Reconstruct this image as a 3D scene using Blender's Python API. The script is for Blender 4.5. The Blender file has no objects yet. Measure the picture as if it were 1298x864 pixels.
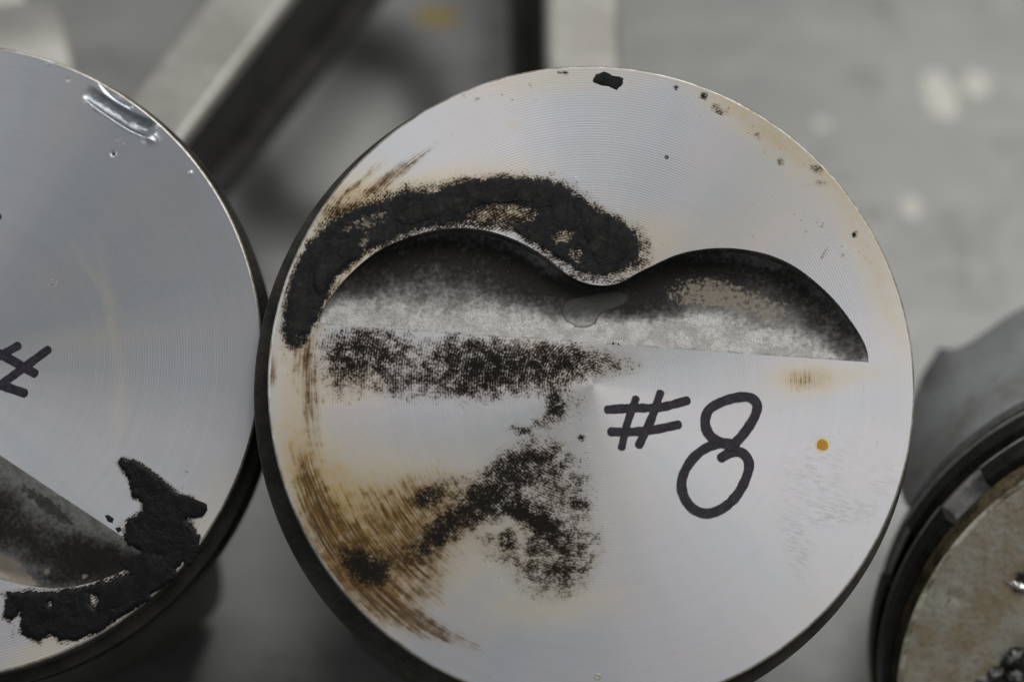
import bpy, math, random
import numpy as np
from mathutils import Vector, Matrix, noise
from mathutils.geometry import delaunay_2d_cdt
random.seed(7)
sc = bpy.context.scene
col = sc.collection
PI = math.pi
MM = 0.001

# ------------------------------------------------------------------ camera
FPX = 5512.0                       # focal length in photograph pixels (1298 wide)
TILT = math.radians(35)            # camera looks down, 35 degrees off straight down
cr = Vector((1, 0, 0)); cu = Vector((0, math.cos(TILT), math.sin(TILT))); cb = Vector((0, -math.sin(TILT), math.cos(TILT)))
MAIN_H = 98.8                      # height of the middle crown's centre over the table, mm
MAIN_CAM = ((751.2 - 649) * 697.5 / FPX, -(486.5 - 432) * 697.5 / FPX, -697.5)
CAM = Vector((0, 0, MAIN_H)) - (MAIN_CAM[0] * cr + MAIN_CAM[1] * cu + MAIN_CAM[2] * cb)
RW = Matrix((cr, cu, cb)).transposed()      # camera axes -> world

cam = bpy.data.cameras.new('camera'); camo = bpy.data.objects.new('camera', cam); col.objects.link(camo)
camo.matrix_world = Matrix.Translation(CAM * MM) @ RW.to_4x4()
cam.sensor_width = 36; cam.lens = 36 * FPX / 1298
cam.clip_start = 0.01; cam.clip_end = 20
cam.dof.use_dof = True; cam.dof.focus_distance = 0.703
cam.dof.aperture_fstop = cam.lens / 21.0
sc.camera = camo

# ------------------------------------------------------------------ light
w = bpy.data.worlds.new('World'); sc.world = w; w.use_nodes = True
bg = w.node_tree.nodes['Background']; bg.inputs[0].default_value = (0.96, 0.98, 1.0, 1); bg.inputs[1].default_value = 0.26

def area(name, loc, target, sx, sy, power, color):
    l = bpy.data.lights.new(name, 'AREA'); l.shape = 'RECTANGLE'; l.size = sx; l.size_y = sy; l.energy = power; l.color = color
    o = bpy.data.objects.new(name, l); col.objects.link(o); o.location = loc
    o.rotation_euler = (Vector(target) - Vector(loc)).to_track_quat('-Z', 'Y').to_euler()
    return o
area('ceiling_light', (0.62, 0.50, 1.50), (0.05, 0, 0.05), 1.4, 1.0, 23.5, (1.0, 0.992, 0.972))
area('window_light', (-1.35, -0.10, 1.0), (0, 0, 0.05), 0.7, 0.9, 4.2, (0.92, 0.96, 1.0))

sc.view_settings.view_transform = 'Standard'; sc.view_settings.look = 'None'
sc.view_settings.exposure = -0.22; sc.view_settings.gamma = 1.0
sc.view_settings.use_curve_mapping = False
sc.render.engine = 'CYCLES'

# ------------------------------------------------------------------ small helpers
def link(o, parent=None, loc=None):
    col.objects.link(o)
    if parent: o.parent = parent
    if loc: o.location = loc
    return o
def mesh_obj(name, verts, faces, mat, parent=None, loc=None, smooth=True, attrs=None, angle=None):
    me = bpy.data.meshes.new(name)
    me.from_pydata([(a * MM, b * MM, c * MM) for a, b, c in verts], [], [tuple(f) for f in faces])
    if attrs:
        for k, v in attrs.items():
            at = me.attributes.new(k, 'FLOAT', 'POINT'); at.data.foreach_set('value', np.asarray(v, dtype=np.float32))
    me.materials.append(mat); me.update()
    if smooth:
        me.polygons.foreach_set('use_smooth', [True] * len(me.polygons))
        if angle is not None: me.set_sharp_from_angle(angle=math.radians(angle))
    o = bpy.data.objects.new(name, me)
    return link(o, parent, loc)
def tag(o, label, cat=None, group=None):
    o['label'] = label
    if cat: o['category'] = cat
    if group: o['group'] = group

def lathe(profile, seg=180, closed=False):
    """profile [(r, z)] turned about z"""
    v = []; f = []; n = len(profile)
    for i in range(seg):
        a = 2 * PI * i / seg
        for r, z in profile: v.append((r * math.cos(a), r * math.sin(a), z))
    m = n if closed else n - 1
    for i in range(seg):
        j = (i + 1) % seg
        for k in range(m):
            k2 = (k + 1) % n
            f.append((i * n + k, i * n + k2, j * n + k2, j * n + k))
    return v, f
def arc_sweep(profile, a0, a1, seg, dx=0, dy=0):
    """closed section [(r, z)] swept from angle a0 to a1 with end caps"""
    v = []; f = []; n = len(profile)
    for i in range(seg + 1):
        a = a0 + (a1 - a0) * i / seg
        for r, z in profile: v.append((r * math.cos(a) + dx, r * math.sin(a) + dy, z))
    for i in range(seg):
        for k in range(n):
            k2 = (k + 1) % n
            f.append((i * n + k, i * n + k2, (i + 1) * n + k2, (i + 1) * n + k))
    f.append(tuple(range(n))[::-1]); f.append(tuple(seg * n + k for k in range(n)))
    return v, f
def box(x0, x1, y0, y1, z0, z1):
    v = [(x0, y0, z0), (x1, y0, z0), (x1, y1, z0), (x0, y1, z0), (x0, y0, z1), (x1, y0, z1), (x1, y1, z1), (x0, y1, z1)]
    return v, [(3, 2, 1, 0), (4, 5, 6, 7), (0, 1, 5, 4), (1, 2, 6, 5), (2, 3, 7, 6), (3, 0, 4, 7)]
def join(parts):
    V = []; F = []
    for v, f in parts:
        k = len(V); V += list(v); F += [tuple(i + k for i in g) for g in f]
    return V, F

def catmull(P, step, closed=False):
    P = [np.array(p, float) for p in P]; n = len(P); out = []
    rng = n if closed else n - 1
    for i in range(rng):
        if closed: a, b, c, d = P[i - 1], P[i], P[(i + 1) % n], P[(i + 2) % n]
        else:
            b, c = P[i], P[i + 1]
            a = P[i - 1] if i else 2 * b - c
            d = P[i + 2] if i + 2 < n else 2 * c - b
        k = max(1, int(np.linalg.norm(c - b) / step))
        for s in range(k):
            t = s / k
            out.append(0.5 * (2 * b + (c - a) * t + (2 * a - 5 * b + 4 * c - d) * t * t + (3 * b - a - 3 * c + d) * t ** 3))
    if not closed: out.append(P[-1])
    return np.array(out)
def resample(P, step, closed=True):
    P = np.asarray(P, float); out = []
    n = len(P)
    for i in range(n if closed else n - 1):
        a = P[i]; b = P[(i + 1) % n]; k = max(1, int(round(np.linalg.norm(b - a) / step)))
        for s in range(k): out.append(a + (b - a) * s / k)
    if not closed: out.append(P[-1])
    return np.array(out)
def inside(pts, poly):
    x, y = pts[:, 0], pts[:, 1]; r = np.zeros(len(pts), bool); n = len(poly)
    for i in range(n):
        x0, y0 = poly[i]; x1, y1 = poly[(i + 1) % n]
        if y0 == y1: continue
        c = ((y0 > y) != (y1 > y)) & (x < (x1 - x0) * (y - y0) / (y1 - y0) + x0); r ^= c
    return r
def edge_dist(pts, poly, closed=True):
    d = np.full(len(pts), 1e9); n = len(poly)
    for i in range(n if closed else n - 1):
        a = poly[i]; b = poly[(i + 1) % n]; ab = b - a; L = ab @ ab
        if L == 0: continue
        t = np.clip(((pts - a) @ ab) / L, 0, 1)
        d = np.minimum(d, np.hypot(pts[:, 0] - a[0] - t * ab[0], pts[:, 1] - a[1] - t * ab[1]))
    return d
def grid_in(poly, step, margin, holes=()):
    lo = poly.min(0); hi = poly.max(0)
    gx, gy = np.meshgrid(np.arange(lo[0], hi[0], step), np.arange(lo[1], hi[1], step * 0.866))
    gx = gx + (np.arange(gx.shape[0]) % 2)[:, None] * step * 0.5
    p = np.c_[gx.ravel(), gy.ravel()]
    p = p + np.random.RandomState(3).uniform(-.08, .08, p.shape) * step
    m = inside(p, poly); p = p[m]
    p = p[edge_dist(p, poly) > margin]
    for h in holes:
        p = p[~inside(p, h)]; p = p[edge_dist(p, h) > margin]
    return p
def triangulate(loops, extra):
    """loops: first outer, rest holes; returns points and triangles"""
    pts = []; ed = []
    for L in loops:
        k = len(pts); n = len(L); pts += [Vector((float(a), float(b))) for a, b in L]
        ed += [(k + i, k + (i + 1) % n) for i in range(n)]
    pts += [Vector((float(a), float(b))) for a, b in extra]
    v, e, f, *_ = delaunay_2d_cdt(pts, ed, [], 0, 1e-5)
    v = np.array([(p.x, p.y) for p in v]); f = np.array([tuple(t) for t in f])
    c = v[f].mean(1); keep = inside(c, loops[0])
    for h in loops[1:]: keep &= ~inside(c, h)
    f = f[keep]
    a, b, d = v[f[:, 0]], v[f[:, 1]], v[f[:, 2]]
    area2 = (b[:, 0] - a[:, 0]) * (d[:, 1] - a[:, 1]) - (b[:, 1] - a[:, 1]) * (d[:, 0] - a[:, 0])
    f[area2 < 0] = f[area2 < 0][:, ::-1]
    return v, f
def fbm(x, y, z=0.0, o=4):
    return noise.fractal(Vector((x, y, z)), 0.9, 2.1, o, noise_basis='PERLIN_ORIGINAL')
def roughen(poly, step, amp, freq, seed, amp2=0.0, freq2=1.0):
    """fractal edge along a traced outline"""
    p = resample(poly, step); n = len(p); out = []
    for i in range(n):
        t = p[(i + 1) % n] - p[i - 1]; l = np.hypot(*t) or 1; nr = np.array((t[1], -t[0])) / l
        k = amp * fbm(p[i][0] * freq, p[i][1] * freq, seed, 5)
        if amp2: k += amp2 * fbm(p[i][0] * freq2, p[i][1] * freq2, seed + 9, 3)
        out.append(p[i] + nr * k)
    return np.array(out)

# ------------------------------------------------------------------ material helper
class NT:
    def __init__(s, name):
        s.m = bpy.data.materials.new(name); s.m.use_nodes = True; s.t = s.m.node_tree; s.n = s.t.nodes
        s.b = s.n['Principled BSDF']
    def node(s, ty, **kw):
        nd = s.n.new(ty)
        for k, v in kw.items(): setattr(nd, k, v)
        return nd
    def put(s, sock, v):
        if isinstance(v, bpy.types.NodeSocket): s.t.links.new(v, sock)
        elif v is not None:
            if hasattr(sock.default_value, '__len__') and not hasattr(v, '__len__'): v = (v,) * len(sock.default_value)
            if hasattr(sock.default_value, '__len__') and len(sock.default_value) == 4 and len(v) == 3: v = (*v, 1)
            sock.default_value = v
    def math(s, op, a, b=None, c=None, clamp=False):
        nd = s.node('ShaderNodeMath', operation=op, use_clamp=clamp)
        for i, v in enumerate((a, b, c)): s.put(nd.inputs[i], v)
        return nd.outputs[0]
    def vmath(s, op, a, b=None, scale=None):
        nd = s.node('ShaderNodeVectorMath', operation=op); s.put(nd.inputs[0], a); s.put(nd.inputs[1], b)
        if scale is not None: nd.inputs['Scale'].default_value = scale
        return nd.outputs['Value'] if op in ('LENGTH', 'DOT_PRODUCT') else nd.outputs[0]
    def coord(s):
        tc = s.node('ShaderNodeTexCoord'); return s.vmath('SCALE', tc.outputs['Object'], scale=1000.0)
    def noise(s, vec, scale, detail=3, rough=0.55, dist=0.0, color=False):
        nd = s.node('ShaderNodeTexNoise'); s.put(nd.inputs['Vector'], vec); s.put(nd.inputs['Scale'], scale)
        nd.inputs['Detail'].default_value = detail; nd.inputs['Roughness'].default_value = rough; nd.inputs['Distortion'].default_value = dist
        return nd.outputs['Color' if color else 'Fac']
    def attr(s, name):
        nd = s.node('ShaderNodeAttribute'); nd.attribute_name = name; return nd.outputs['Fac']
    def mix(s, f, a, b):
        nd = s.node('ShaderNodeMix', data_type='RGBA'); s.put(nd.inputs[0], f); s.put(nd.inputs[6], a); s.put(nd.inputs[7], b); return nd.outputs[2]
    def lerp(s, f, a, b):
        nd = s.node('ShaderNodeMix', data_type='FLOAT'); s.put(nd.inputs[0], f); s.put(nd.inputs[2], a); s.put(nd.inputs[3], b); return nd.outputs[0]
    def step(s, v, lo, hi):
        nd = s.node('ShaderNodeMapRange', interpolation_type='SMOOTHSTEP'); s.put(nd.inputs[0], v); nd.inputs[1].default_value = lo; nd.inputs[2].default_value = hi
        return nd.outputs[0]
    def xyz(s, v):
        nd = s.node('ShaderNodeSeparateXYZ'); s.put(nd.inputs[0], v); return nd.outputs
    def vec(s, x, y, z=0.0):
        nd = s.node('ShaderNodeCombineXYZ'); s.put(nd.inputs[0], x); s.put(nd.inputs[1], y); s.put(nd.inputs[2], z); return nd.outputs[0]
    def bump(s, h, dist, strength=1.0, normal=None):
        nd = s.node('ShaderNodeBump'); s.put(nd.inputs['Height'], h); nd.inputs['Distance'].default_value = dist * MM; nd.inputs['Strength'].default_value = strength
        if normal is not None: s.put(nd.inputs['Normal'], normal)
        return nd.outputs[0]
    def out(s, color=None, rough=None, metal=None, normal=None, **kw):
        s.put(s.b.inputs['Base Color'], color); s.put(s.b.inputs['Roughness'], rough); s.put(s.b.inputs['Metallic'], metal)
        if normal is not None: s.put(s.b.inputs['Normal'], normal)
        for k, v in kw.items(): s.put(s.b.inputs[k.replace('_', ' ')], v)
        return s.m

def crown_material(name, metal_a, metal_b, pitch, rough0, cut, aniso):
    """lathe-turned aluminium with soot speckle, burnt oil streaks and a tan film"""
    t = NT(name); P = t.coord(); x, y, z = t.xyz(P)[:]
    r = t.math('SQRT', t.math('ADD', t.math('MULTIPLY', x, x), t.math('MULTIPLY', y, y)))
    th = t.math('ARCTAN2', y, x)
    groove = t.math('SINE', t.math('MULTIPLY', r, 2 * PI / pitch))
    ct, st = t.math('COSINE', th), t.math('SINE', th)
    def polar(kr, ka, off=0.0):
        return t.vec(t.math('ADD', t.math('MULTIPLY', r, kr), off), t.math('MULTIPLY', ct, ka), t.math('MULTIPLY', st, ka))
    band = t.noise(polar(0.9, 0.35), 1.0, 5, 0.7)
    fine = t.noise(P, 2.6, 5, 0.68)
    mid = t.noise(P, 0.55, 4, 0.6)
    big = t.noise(P, 0.06, 3, 0.5)
    streak = t.noise(polar(4.2, 6.5, 3.0), 1.0, 5, 0.72)
    grain = t.noise(polar(2.0, 60.0, 7.0), 1.0, 3, 0.6)
    # soot speckle, gathering along the turning marks
    n1 = t.math('ADD', t.math('ADD', t.math('MULTIPLY', fine, 0.85), t.math('MULTIPLY', mid, 0.55)), t.math('MULTIPLY', groove, 0.045))
    soot = t.step(t.math('SUBTRACT', t.math('ADD', t.attr('soot'), t.math('MULTIPLY', t.math('SUBTRACT', n1, 0.70), 2.3)), 0.0), 0.36, 0.76)
    soot = t.math('MULTIPLY', soot, t.step(t.attr('soot'), 0.02, 0.14))
    brown = t.step(t.math('ADD', t.math('MULTIPLY', t.attr('brown'), 1.05), t.math('ADD', t.math('MULTIPLY', t.math('SUBTRACT', streak, 0.5), 2.3), t.math('MULTIPLY', t.math('SUBTRACT', mid, 0.5), 1.3))), 0.36, 1.0)
    tan = t.math('MULTIPLY', t.attr('tan'), t.math('ADD', 0.35, t.math('MULTIPLY', mid, 1.2)), clamp=True)
    tan = t.math('MULTIPLY', tan, t.lerp(t.step(streak, 0.3, 0.7), 0.75, 1.15), clamp=True)
    smudge = t.math('MULTIPLY', t.attr('smudge'), t.step(t.noise(t.vec(t.math('MULTIPLY', x, 0.5), t.math('ADD', t.math('MULTIPLY', y, 2.6), t.math('MULTIPLY', x, 0.7)), 0), 1.0, 3, 0.6, 0.8), 0.45, 0.62))
    base = t.mix(t.step(big, 0.35, 0.65), metal_a, metal_b)
    base = t.mix(t.math('MULTIPLY', t.step(grain, 0.35, 0.75), 0.07), base, (0.42, 0.42, 0.43))
    base = t.mix(t.math('MULTIPLY', t.step(t.noise(P, 0.5, 2), 0.69, 0.80), 0.25), base, (0.36, 0.34, 0.31))
    fan = t.noise(t.vec(t.math('MULTIPLY', ct, 2.6), t.math('MULTIPLY', st, 2.6), t.math('MULTIPLY', r, 0.012)), 1.0, 3, 0.6)  # fan-shaped sheen, painted into the base colour as pinkish and bluish tints
    base = t.mix(t.math('MULTIPLY', t.step(fan, 0.42, 0.68), 0.4), base, tuple(q * k for q, k in zip(metal_b, (1.03, 0.955, 0.96))))
    base = t.mix(t.math('MULTIPLY', t.step(fan, 0.52, 0.30), 0.25), base, tuple(q * k for q, k in zip(metal_a, (0.93, 0.96, 1.0))))
    c = t.mix(tan, base, t.mix(t.step(t.attr('tan'), 0.35, 0.9), (0.60, 0.49, 0.26), (0.46, 0.31, 0.09)))
    c = t.mix(t.math('MULTIPLY', smudge, 0.6), c, (0.25, 0.24, 0.22))
    film = t.math('MULTIPLY', t.step(t.attr('soot'), 0.08, 0.62), t.math('ADD', 0.14, t.math('MULTIPLY', t.step(t.math('ADD', t.math('MULTIPLY', mid, 0.6), t.math('MULTIPLY', fine, 0.4)), 0.32, 0.66), 0.85)), clamp=True)
    c = t.mix(film, c, t.mix(t.step(mid, 0.4, 0.6), (0.20, 0.145, 0.085), (0.11, 0.088, 0.062)))
    amber = t.math('MULTIPLY', t.step(t.attr('brown'), 0.10, 0.85), t.math('ADD', 0.10, t.math('ADD', t.math('MULTIPLY', mid, 0.55), t.math('MULTIPLY', t.math('SUBTRACT', streak, 0.5), 1.1))), clamp=True)
    c = t.mix(t.math('MULTIPLY', amber, 1.25, clamp=True), c, (0.33, 0.185, 0.035))
    c = t.mix(t.math('MULTIPLY', brown, 0.88), c, t.mix(t.step(streak, 0.40, 0.58), (0.17, 0.085, 0.016), (0.016, 0.008, 0.004)))
    c = t.mix(soot, c, t.mix(t.step(soot, 0.35, 1.0), (0.115, 0.072, 0.036), t.mix(fine, (0.004, 0.004, 0.004), (0.024, 0.020, 0.016))))
    gouge = t.attr('gouge')
    c = t.mix(gouge, c, t.mix(mid, (0.24, 0.27, 0.30), (0.46, 0.48, 0.50)))
    metal = t.math('SUBTRACT', 1.0, t.math('MAXIMUM', t.math('MAXIMUM', soot, film), t.math('MAXIMUM', t.math('MAXIMUM', t.math('MULTIPLY', brown, 0.85), amber), t.math('MULTIPLY', tan, 0.45))), clamp=True)
    rough = t.math('ADD', rough0, t.math('MULTIPLY', t.math('SUBTRACT', band, 0.5), 0.07))
    rough = t.math('ADD', rough, t.math('MULTIPLY', t.math('SUBTRACT', fan, 0.5), 0.11))
    rough = t.math('ADD', rough, t.math('MULTIPLY', tan, 0.10))
    rough = t.lerp(t.math('MAXIMUM', soot, t.math('MULTIPLY', brown, 0.6)), rough, 0.88)
    rough = t.lerp(gouge, rough, t.lerp(fine, 0.44, 0.60))
    gk = t.math('MULTIPLY', groove, t.math('SUBTRACT', 1.0, gouge))
    nrm = t.bump(t.math('ADD', t.math('MULTIPLY', gk, 0.75), t.math('MULTIPLY', grain, 0.25)), cut, 1.0)
    nrm = t.bump(t.math('ADD', soot, t.math('MULTIPLY', t.math('MULTIPLY', soot, fine), 1.2)), 0.06, 0.8, nrm)
    tg = t.node('ShaderNodeTangent', direction_type='RADIAL', axis='Z')
    return t.out(c, rough, metal, nrm, Specular_IOR_Level=t.lerp(t.math('MAXIMUM', soot, t.math('MULTIPLY', brown, 0.7)), 0.5, 0.06), Anisotropic=aniso, Tangent=tg.outputs[0])

def carbon_material(name, a, b, rough=0.8, spec=0.2, rel=0.09):
    t = NT(name); P = t.coord()
    f = t.noise(P, 1.6, 6, 0.7); g = t.noise(P, 0.35, 4, 0.6); sp = t.noise(P, 6.0, 2, 0.5)
    c = t.mix(t.step(g, 0.35, 0.7), a, b)
    c = t.mix(t.math('MULTIPLY', t.step(t.noise(P, 0.8, 5, 0.75), 0.52, 0.72), 0.5), c, tuple(q * 2.2 for q in b))
    brown = t.step(t.math('ADD', t.attr('worn'), t.math('MULTIPLY', t.math('SUBTRACT', f, 0.5), 1.6)), 0.45, 0.7)
    c = t.mix(brown, c, t.mix(sp, (0.10, 0.06, 0.03), (0.42, 0.37, 0.30)))
    vo = t.node('ShaderNodeTexVoronoi', feature='DISTANCE_TO_EDGE'); t.put(vo.inputs['Vector'], t.vmath('ADD', P, t.vmath('SCALE', t.noise(P, 0.7, 3, color=True), scale=1.6))); vo.inputs['Scale'].default_value = 0.42
    crack = t.step(vo.outputs['Distance'], 0.0, 0.06)
    c = t.mix(t.math('MULTIPLY', t.math('SUBTRACT', 1.0, crack), 0.55), c, (0.004, 0.004, 0.004))
    n = t.bump(f, rel, 0.9); n = t.bump(sp, 0.05, 0.8, n); n = t.bump(crack, 0.05, 0.6, n)
    return t.out(c, t.lerp(t.step(sp, 0.4, 0.75), rough, rough - 0.25), 0.0, n, Specular_IOR_Level=spec)

def pocket_material():
    t = NT('blasted_aluminium'); P = t.coord()
    f = t.noise(P, 6.5, 3, 0.6); g = t.noise(P, 0.30, 4, 0.62); m = t.noise(P, 1.3, 4, 0.65)
    c = t.mix(t.step(f, 0.38, 0.66), (0.235, 0.231, 0.222), (0.345, 0.34, 0.33))
    c = t.mix(t.math('MULTIPLY', t.step(g, 0.42, 0.62), 0.6), c, (0.165, 0.155, 0.14))
    c = t.mix(t.math('MULTIPLY', t.step(m, 0.48, 0.66), 0.45), c, (0.15, 0.14, 0.125))
    so = t.step(t.math('ADD', t.attr('soot'), t.math('ADD', t.math('MULTIPLY', t.math('SUBTRACT', m, 0.5), 0.5), t.math('ADD', t.math('MULTIPLY', t.math('SUBTRACT', f, 0.5), 0.35), t.math('MULTIPLY', t.math('SUBTRACT', g, 0.5), 0.4)))), 0.22, 0.95)  # the soot attribute also carries shade painted along the pocket wall
    c = t.mix(so, c, t.mix(g, (0.010, 0.010, 0.010), (0.030, 0.027, 0.024)))
    ta = t.math('MULTIPLY', t.step(t.math('ADD', t.attr('tan'), t.math('MULTIPLY', t.math('SUBTRACT', m, 0.5), 1.5)), 0.45, 0.75), 0.7)
    c = t.mix(ta, c, t.mix(f, (0.20, 0.165, 0.12), (0.38, 0.34, 0.28)))
    fl = t.math('ADD', t.attr('film'), t.math('MULTIPLY', t.math('SUBTRACT', m, 0.5), 0.30))
    c = t.mix(t.math('MULTIPLY', t.step(fl, 0.46, 0.52), 0.5), c, (0.085, 0.085, 0.08))
    c = t.mix(t.math('MULTIPLY', t.math('MULTIPLY', t.step(fl, 0.40, 0.46), t.math('SUBTRACT', 1.0, t.step(fl, 0.50, 0.58))), 0.7), c, (0.03, 0.028, 0.025))
    n = t.bump(f, 0.07, 0.9)
    return t.out(c, t.lerp(so, 0.46, 0.85), t.math('MULTIPLY', t.math('SUBTRACT', 1.0, so), 0.85), n, Specular_IOR_Level=t.lerp(so, 0.5, 0.08))

def dirty_metal(name, a, b, rough=0.5, metal=0.6, scale=0.25, bump=0.05, freq=1.5, stain=None):
    t = NT(name); P = t.coord()
    g = t.noise(P, scale, 5, 0.65); f = t.noise(P, freq, 4, 0.6)
    c = t.mix(t.step(t.math('ADD', t.math('MULTIPLY', g, 0.7), t.math('MULTIPLY', f, 0.3)), 0.36, 0.64), a, b)
    if stain: c = t.mix(t.math('MULTIPLY', t.step(t.noise(P, scale * 0.6, 5, 0.7, 0.6), 0.5, 0.68), 0.75), c, stain)
    return t.out(c, t.lerp(g, rough - 0.1, rough + 0.15), metal, t.bump(f, bump, 0.7))

M = {}
M['crown'] = crown_material('turned_aluminium_bright', (0.63, 0.645, 0.675), (0.645, 0.64, 0.655), 0.42, 0.42, 0.0026, 0.42)
M['crown_left'] = crown_material('turned_aluminium_grey', (0.60, 0.625, 0.655), (0.615, 0.62, 0.64), 0.45, 0.42, 0.0034, 0.5)
M['carbon'] = carbon_material('carbon_grey_black', (0.011, 0.0115, 0.012), (0.021, 0.021, 0.0205), 0.8, 0.14)
M['carbon_wet'] = carbon_material('carbon_deep_black', (0.0022, 0.0022, 0.0022), (0.005, 0.005, 0.005), 0.50, 0.18, 0.13)
M['carbon_dust'] = carbon_material('carbon_dusty', (0.013, 0.013, 0.013), (0.026, 0.0245, 0.0225), 0.85, 0.12)
M['carbon_slate'] = carbon_material('carbon_slate', (0.006, 0.006, 0.007), (0.012, 0.012, 0.013), 0.75, 0.12)
M['pocket'] = pocket_material()
M['land'] = dirty_metal('sooty_land', (0.030, 0.028, 0.022), (0.075, 0.070, 0.054), 0.5, 0.3, 0.2, 0.04)
M['ring'] = dirty_metal('blackened_ring_steel', (0.018, 0.017, 0.014), (0.050, 0.046, 0.036), 0.45, 0.4, 0.2, 0.04)
M['ring_bare'] = dirty_metal('worn_ring_steel', (0.05, 0.05, 0.048), (0.14, 0.138, 0.13), 0.4, 0.8, 0.3, 0.03)
M['skirt'] = dirty_metal('worn_skirt_aluminium', (0.25, 0.252, 0.252), (0.40, 0.41, 0.42), 0.42, 0.35, 0.06, 0.03, 0.9, (0.17, 0.15, 0.10))
M['dark_skirt'] = dirty_metal('sooty_skirt', (0.06, 0.058, 0.052), (0.13, 0.128, 0.12), 0.5, 0.5, 0.1, 0.04)
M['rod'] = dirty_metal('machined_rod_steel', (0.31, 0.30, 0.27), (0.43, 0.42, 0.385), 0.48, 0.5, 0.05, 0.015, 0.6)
M['rod_dark'] = dirty_metal('shaded_rod_web', (0.030, 0.029, 0.027), (0.070, 0.067, 0.062), 0.5, 0.5, 0.1, 0.03)  # shade on the rod's sides, painted in as a dark tone
M['bolt'] = dirty_metal('black_bolt', (0.02, 0.02, 0.02), (0.05, 0.05, 0.05), 0.4, 0.8)

M['ring_black'] = dirty_metal('oily_black_ring', (0.010, 0.010, 0.009), (0.035, 0.033, 0.03), 0.30, 0.6, 0.5, 0.03)
M['rim'] = dirty_metal('worn_crown_edge', (0.36, 0.31, 0.22), (0.72, 0.70, 0.66), 0.4, 0.8, 0.25, 0.03)
M['scratch'] = NT('bright_scratch').out((0.85, 0.85, 0.85), 0.55, 0.6)
M['groove'] = dirty_metal('scraped_groove_glint', (0.34, 0.335, 0.32), (0.66, 0.65, 0.63), 0.35, 0.35, 0.4, 0.05)  # bare groove metal; its pale tone also paints the ring edge glints
M['bead'] = dirty_metal('melted_bead', (0.03, 0.03, 0.03), (0.34, 0.34, 0.32), 0.42, 0.7, 0.9, 0.5)
M['bright'] = dirty_metal('bright_bead', (0.5, 0.5, 0.48), (0.75, 0.74, 0.72), 0.25, 0.9, 0.5, 0.1)
def ink_material():
    t = NT('marker_ink'); P = t.coord(); g = t.noise(P, 0.9, 3, 0.6)
    return t.out(t.mix(t.step(t.math('ADD', t.math('MULTIPLY', g, 0.6), t.math('MULTIPLY', t.noise(P, 4.0, 3, 0.6), 0.4)), 0.40, 0.62), (0.004, 0.003, 0.007), (0.020, 0.012, 0.026)), t.lerp(g, 0.35, 0.6), 0.0)
M['ink'] = ink_material()
t_ = NT('oil_drop'); P_ = t_.coord(); M['drop'] = t_.out(t_.mix(t_.noise(P_, 1.1, 3), (0.62, 0.32, 0.02), (0.34, 0.15, 0.01)), 0.35, 0.0)
M['drop_rim'] = NT('dried_rim').out((0.70, 0.62, 0.42), 0.5, 0.2)

def table_pt(x, y, z=0.0):
    d = RW @ Vector(((x - 649) / FPX, -(y - 432) / FPX, -1)); k = (z - CAM.z) / d.z; return CAM + d * k
SHADOW_RING = table_pt(428, 170)
# ------------------------------------------------------------------ table
def table_material():
    t = NT('worn_grey_bench'); P = t.coord()
    g = t.noise(P, 0.022, 5, 0.6); f = t.noise(P, 0.12, 4, 0.6, 0.4)
    c = t.mix(t.step(g, 0.35, 0.65), (0.23, 0.23, 0.223), (0.275, 0.275, 0.265))
    c = t.mix(t.math('MULTIPLY', t.step(f, 0.52, 0.7), 0.35), c, (0.35, 0.347, 0.33))
    c = t.mix(t.math('MULTIPLY', t.step(t.noise(P, 0.045, 5, 0.65), 0.50, 0.70), 0.6), c, (0.14, 0.14, 0.132))
    c = t.mix(t.math('MULTIPLY', t.step(t.noise(t.vmath('MULTIPLY', P, (0.02, 0.14, 1.0)), 1.0, 4, 0.6), 0.50, 0.70), 0.35), c, (0.36, 0.355, 0.34))
    # ring-shaped shadow painted on the bench, and the painted pool of light inside it
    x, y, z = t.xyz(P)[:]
    dx = t.math('DIVIDE', t.math('SUBTRACT', x, SHADOW_RING[0]), 15.5); dy = t.math('DIVIDE', t.math('SUBTRACT', y, SHADOW_RING[1]), 18.5)
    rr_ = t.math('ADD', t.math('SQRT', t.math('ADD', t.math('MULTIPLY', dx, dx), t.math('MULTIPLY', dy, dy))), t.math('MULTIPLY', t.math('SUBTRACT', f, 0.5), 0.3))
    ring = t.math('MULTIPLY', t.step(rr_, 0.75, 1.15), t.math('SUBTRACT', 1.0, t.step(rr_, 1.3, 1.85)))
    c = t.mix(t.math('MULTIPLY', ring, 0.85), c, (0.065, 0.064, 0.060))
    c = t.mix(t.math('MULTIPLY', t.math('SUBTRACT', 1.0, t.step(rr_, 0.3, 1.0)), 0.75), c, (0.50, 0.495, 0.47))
    return t.out(c, t.lerp(g, 0.40, 0.52), 0.6, t.bump(f, 0.1, 0.3))
tv, tf = box(-900, 900, -700, 900, -30, 0)
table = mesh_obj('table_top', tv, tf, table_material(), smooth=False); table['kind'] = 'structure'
table['label'] = 'worn grey workbench top under the pistons'

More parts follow.
